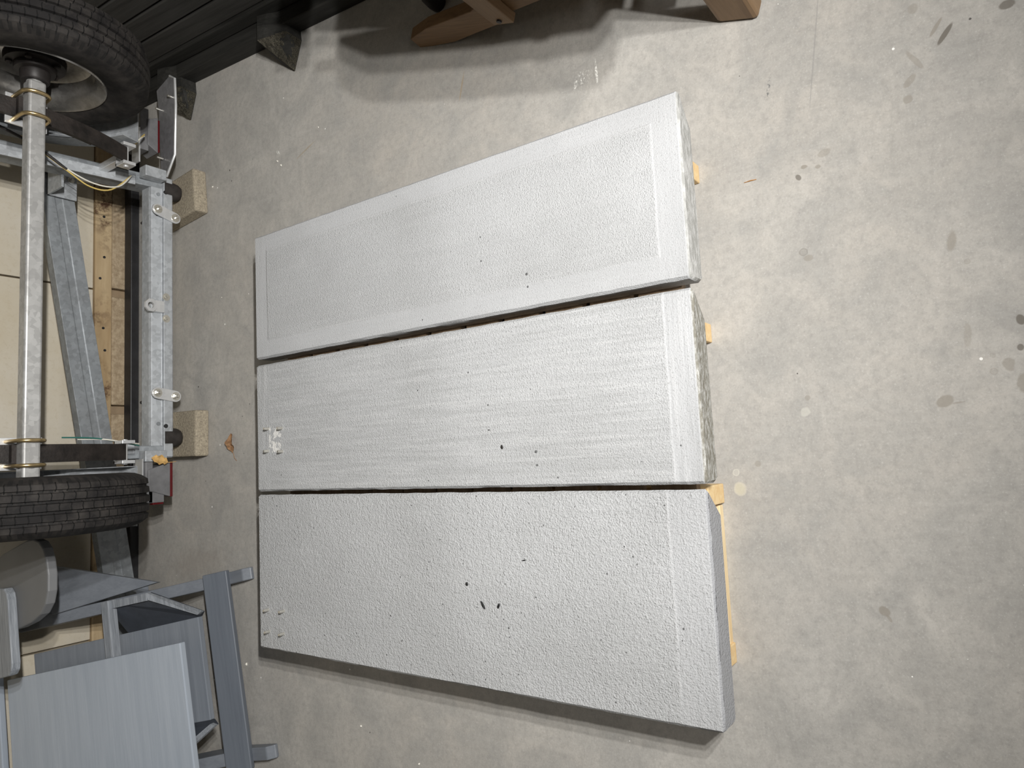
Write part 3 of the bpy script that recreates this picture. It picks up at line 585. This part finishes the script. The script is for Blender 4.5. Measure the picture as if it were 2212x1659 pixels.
# ------------------------------------------------------------------ black stained crate on bearers
ph = math.atan2(0.069, 0.998); CR = (1.372, 2.0, 0)
cr = thing('slatted_crate', 'black stained slatted timber crate on splayed broken feet beside the trailer wheel', 'crate', CR, -ph)
def K(name, vf, mat, **k): return obj(name, vf, mat, cr, **k)
me = None
K('base_skid', box(-0.056, 0.030, -0.72, 0.60, 0.0, 0.058), 'blackrail', bevel=0.004)
K('bottom_rail', box(-0.012, 0.030, -0.72, 0.60, 0.060, 0.106), 'blackrail', bevel=0.004)
for i in range(7):
    o = obj('side_slat', box(0.0, 0.020, -0.72, 0.60, 0, 0.077), 'blackwood', cr, loc=(0, 0, 0.108 + i * 0.086), bevel=0.003, me=me); me = o.data
me = None
for y in (-0.72, -0.06, 0.57):
    o = obj('corner_post', box(0.0, 0.045, 0, 0.045, 0.0, 0.64), 'blackrail', cr, loc=(0.0205, y, 0.065), me=me); me = o.data
K('back_panel', box(0.60, 0.62, -0.72, 0.60, 0.06, 0.71), 'blackrail'); K('base_panel', box(0.03, 0.60, -0.72, 0.60, 0.075, 0.10), 'blackrail'); K('end_panel', box(0.02, 0.62, 0.60, 0.62, 0.06, 0.71), 'blackrail')
K('end_panel', box(0.02, 0.62, -0.74, -0.72, 0.06, 0.71), 'blackrail')
Rz = Matrix.Rotation(ph, 3, 'Z'); CRV = Vector(CR)
for ox, oy, sd in ((0, 0, 1), (0.027, 0.560, 2)):
    def L(x, y, z): return tuple(Rz @ (Vector((x + ox, y + oy, z)) - CRV))
    A, B, Cq, D = L(1.178, 1.662, 0.0), L(1.262, 1.628, 0.0), L(1.259, 1.722, 0.088), L(1.268, 1.632, 0.052)
    far = [L(1.46, 1.74, 0.075), L(1.46, 1.65, 0.052), L(1.46, 1.65, 0.0), L(1.46, 1.76, 0.0), L(1.22, 1.72, 0.0)]
    bm = bmesh.new()
    for p in (A, B, Cq, D, *far): bm.verts.new(p)
    bmesh.ops.convex_hull(bm, input=bm.verts[:]); me_ = bpy.data.meshes.new('splayed_foot'); bm.to_mesh(me_); bm.free(); me_.materials.append(MT['blackrail'])
    ft = bpy.data.objects.new('splayed_foot', me_); COL.objects.link(ft); ft.parent = cr
    # splintered end grain
    bm = bmesh.new(); random.seed(sd); A, B, Cq, D = map(Vector, (A, B, Cq, D)); rows = []; nn = (B - A).cross(Cq - A).normalized()
    if nn.y > 0: nn = -nn
    for i in range(13):
        t = i / 12; rows.append([bm.verts.new(A.lerp(B, t).lerp(Cq.lerp(D, t), j / 12 * 0.96 + 0.0) + nn * random.uniform(0.001, 0.011) + Vector((0, 0, 0.004 * (1 if j else 0.0)))) for j in range(13)])
    for p, q in zip(rows, rows[1:]):
        for j in range(12): bm.faces.new((p[j], p[j + 1], q[j + 1], q[j]))
    r_ = bmesh.ops.extrude_face_region(bm, geom=bm.faces[:]); bmesh.ops.translate(bm, verts=[v for v in r_['geom'] if isinstance(v, bmesh.types.BMVert)], vec=-nn * 0.014)
    for v in bm.verts: v.co.z = max(v.co.z, 0.0005)
    bmesh.ops.recalc_face_normals(bm, faces=bm.faces); me_ = bpy.data.meshes.new('splintered_end'); bm.to_mesh(me_); bm.free(); me_.materials.append(MT['rotten'])
    o2 = bpy.data.objects.new('splintered_end', me_); COL.objects.link(o2); o2.parent = ft

# ------------------------------------------------------------------ brown wooden garden chair, mostly out of frame
wc = thing('garden_chair', 'brown oiled wooden slatted garden chair beside the stippled slab', 'chair', (0.80, 0.354, 0), -math.atan2(0.29, 0.957))
def Wd(name, vf, mat='oak', **k): return obj(name, vf, mat, wc, **k)
WID = 0.60
for x in (0.0, WID):
    Wd('front_leg', box(x, x + 0.038, -0.041, 0.041, 0, 0.545), 'oak_leg', bevel=0.009)
    s0 = x + 0.016 if x == 0 else x - 0.010
    if x == 0: s0 = 0.0385
    else: s0 = WID - 0.031
    st = [(0.846, 0.0), (0.800, 0.0), (0.715, 0.010), (0.610, 0.044), (0.505, 0.076), (0.47, 0.110), (0.37, 0.140), (-0.02, 0.28), (-0.02, 0.39), (0.30, 0.275), (0.492, 0.176), (0.567, 0.132), (0.746, 0.086), (0.838, 0.045)]
    Wd('stringer', prism([(s0 - (0.024 if x == 0 else 0), u, z) for u, z in st], (0.030, 0, 0)), bevel=0.002)
    Wd('rear_post', box(s0 - 0.046 if x == 0 else s0 + 0.024, s0 - 0.024 if x == 0 else s0 + 0.046, 0.46, 0.515, 0.105, 0.56), 'oak_leg', bevel=0.002)
    Wd('post_bolt', tube([(s0 - 0.050 if x == 0 else s0 + 0.05, 0.488, 0.122), (s0 - 0.040 if x == 0 else s0 + 0.04, 0.488, 0.122)], 0.006, 10), 'black_steel')
    sg = -1 if x == 0 else 1; cx = x + 0.019 + sg * 0.015
    ar = [(-0.105, -0.045), (-0.125, 0.0), (-0.125, 0.040), (-0.105, 0.066), (0.10, 0.074), (0.34, 0.072), (0.42, 0.045), (0.45, 0.0), (0.45, -0.050), (0.10, -0.075)]
    Wd('arm_rest', prism([(cx + b * sg, a, 0.545) for a, b in ar], (0, 0, 0.024)), bevel=0.004)
    Wd('arm_bracket', prism([(x + (0.0 if x == 0 else 0.038), -0.02, 0.545), (x + (0.0 if x == 0 else 0.038) + sg * 0.07, -0.02, 0.545), (x + (0.0 if x == 0 else 0.038), -0.02, 0.40)], (0, 0.024, 0)), bevel=0.002)
for i in range(6):
    u = -0.01 + i * 0.083; z = 0.385 - (u + 0.02) * 0.36 + 0.004
    Wd('seat_slat', prism([(0.010, u, z), (WID + 0.028, u, z), (WID + 0.028, u + 0.072, z - 0.072 * 0.36), (0.010, u + 0.072, z - 0.072 * 0.36)], (0, 0, 0.02)), bevel=0.003)
Wd('front_apron', box(0.039, WID - 0.001, -0.035, -0.010, 0.28, 0.37), bevel=0.002)
for i in range(7):
    x = 0.068 + i * 0.073; tp = 0.86 - 0.012 * (i - 3) ** 2
    Wd('back_slat', prism([(x, 0.46, 0.22), (x + 0.062, 0.46, 0.22), (x + 0.062, 0.46 + (tp - 0.22) * 0.42, tp), (x, 0.46 + (tp - 0.22) * 0.42, tp)], (0, 0.020, 0.008)), bevel=0.003)
Wd('back_rail', box(0.0, WID + 0.038, 0.615, 0.640, 0.50, 0.56), bevel=0.002); Wd('back_rail', box(0.045, WID - 0.01, 0.49, 0.52, 0.20, 0.26), bevel=0.002)
tag(obj('rubber_stopper', tube([(0, 0, 0), (0, 0, 0.02), (0.004, 0.006, 0.045), (0.008, 0.01, 0.052)], [0.022, 0.023, 0.018, 0.009], 18), 'rubber', None, loc=(1.150, 1.090, 0.0), smooth=True), 'small black rubber stopper on the floor beside the rear leg of the brown chair', 'stopper')

# ------------------------------------------------------------------ leaves and litter
def leaf_mesh(L, W, curl, seed, lobes=3):
    random.seed(seed); v, f = [], []; nu, nv = 11, 7
    for i in range(nu):
        t = i / (nu - 1); w_ = W * (math.sin(math.pi * t) ** 0.7) * (1 + 0.25 * math.sin(lobes * 2 * math.pi * t + seed)) + 0.0006
        for j in range(nv):
            s_ = -1 + 2 * j / (nv - 1)
            v.append((s_ * w_ + random.uniform(-0.0008, 0.0008), (t - 0.5) * L, 0.0012 + curl * (s_ * s_) * math.sin(math.pi * t) + 0.25 * curl * (1 + math.sin(t * 9 + seed)) + random.uniform(0, 0.0012)))
    for i in range(nu - 1):
        for j in range(nv - 1): f.append((i * nv + j, i * nv + j + 1, (i + 1) * nv + j + 1, (i + 1) * nv + j))
    k = len(v); v += [(a, b, c + 0.0006) for a, b, c in v]; f += [tuple(k + q for q in reversed(t)) for t in f]
    return v, f
def dry_leaf(label, loc, rot, L, W, curl, seed, mat='leaf', rx=0.0, ry_=0.0):
    o = tag(obj('dry_leaf', leaf_mesh(L, W, curl, seed), mat, None, loc=loc), label, 'leaf', 'dry leaves blown into the garage'); o.rotation_euler = (rx, ry_, rot)
    obj('leaf_stem', tube([(0, -L / 2, 0.002), (0.004, -L * 0.75, 0.004), (0.010, -L * 0.95, 0.001)], 0.0008, 6), mat, o)
    return o
dry_leaf('curled brown dry leaf lying on the open floor near the streaky slab', (0.077, 1.998, 0.0), math.radians(-80), 0.062, 0.016, 0.010, 3)
dry_leaf('golden brown dry leaf caught on top of the tail light', (0.034, 2.139, 0.158), math.radians(8), 0.050, 0.013, 0.006, 5, 'leaf_gold', math.radians(80), 0.35)
dry_leaf('pale torn dry leaf stuck to the black crate behind the tyre', (1.352, 2.262, 0.305), math.radians(10), 0.05, 0.014, 0.006, 8, 'leaf_pale', math.radians(20), math.radians(-75))
def chip(label, loc, L, W, H, rot, mat='chip', cat='crumb', group=None, name='black_crumb', seed=1):
    random.seed(seed); n = 8
    lo = [(L / 2 * math.cos(2 * math.pi * k / n) * random.uniform(0.8, 1.1), W / 2 * math.sin(2 * math.pi * k / n) * random.uniform(0.8, 1.1)) for k in range(n)]
    v = [(a, b, 0) for a, b in lo] + [(a * 1.05, b * 1.05, H * 0.5) for a, b in lo] + [(a * 0.6, b * 0.6, H) for a, b in lo]
    f = [tuple(range(n - 1, -1, -1)), tuple(range(2 * n, 3 * n))]
    for q in (0, n):
        for k in range(n): f.append((q + k, q + (k + 1) % n, q + n + (k + 1) % n, q + n + k))
    o = tag(obj(name, (v, f), mat, None, loc=loc), label, cat, group); o.rotation_euler = (0, 0, rot); return o
gcr = 'black crumbs on the pitted slab'
chip('long thin black crumb on the pitted slab', (-0.302, 0.912, ZT), 0.018, 0.0050, 0.003, math.radians(35), group=gcr, seed=2)
chip('short thick black crumb on the pitted slab', (-0.300, 0.873, ZT), 0.012, 0.0056, 0.003, math.radians(-25), group=gcr, seed=3)
chip('round black crumb on the pitted slab', (-0.262, 0.952, ZT), 0.008, 0.0065, 0.003, 0.4, group=gcr, seed=4)
chip('thin splinter like black crumb on the pitted slab', (-0.208, 0.806, ZT), 0.0022, 0.011, 0.0015, 0.2, group=gcr, seed=5)
chip('small brown crumb in the middle of the streaky slab', (0.015, 0.846, ZT), 0.009, 0.005, 0.003, 0.3, 'spring', name='brown_crumb', seed=6)
gp = 'white pebbles scattered on the floor'
pw = ['beside the grey chair rail', 'larger of two near the black crate foot', 'near the paver by the number plate', 'smallest, between crate foot and stippled slab', 'beside the shadowed edge of the pitted slab', 'near the frame edge beyond the pitted slab', 'smaller of two near the black crate foot', 'in front of the trailer crossbar middle']
wp = [(-0.586, 1.940, 0.008), (0.923, 1.752, 0.007), (0.932, 2.095, 0.006), (0.971, 1.562, 0.004), (-0.680, 1.451, 0.006), (-0.734, 1.251, 0.006), (0.905, 1.735, 0.006), (0.55, 2.05, 0.004)]
for i, (x, y, s_) in enumerate(wp):
    chip('tiny white pebble on the floor, ' + pw[i], (x, y, 0), s_, s_ * 0.7, s_ * 0.5, i * 1.1, 'white', 'pebble', gp, 'white_pebble', 20 + i)
o = tag(obj('pine_needle', tube([(0, -0.011, 0.001), (0.0005, 0, 0.0018), (0, 0.012, 0.001)], [0.0006, 0.0010, 0.0005], 6), 'needle', None, loc=(0.485, 0.356, 0)), 'single orange brown pine needle on the floor near the pallet', 'pine needle'); o.rotation_euler = (0, 0, 0.02)
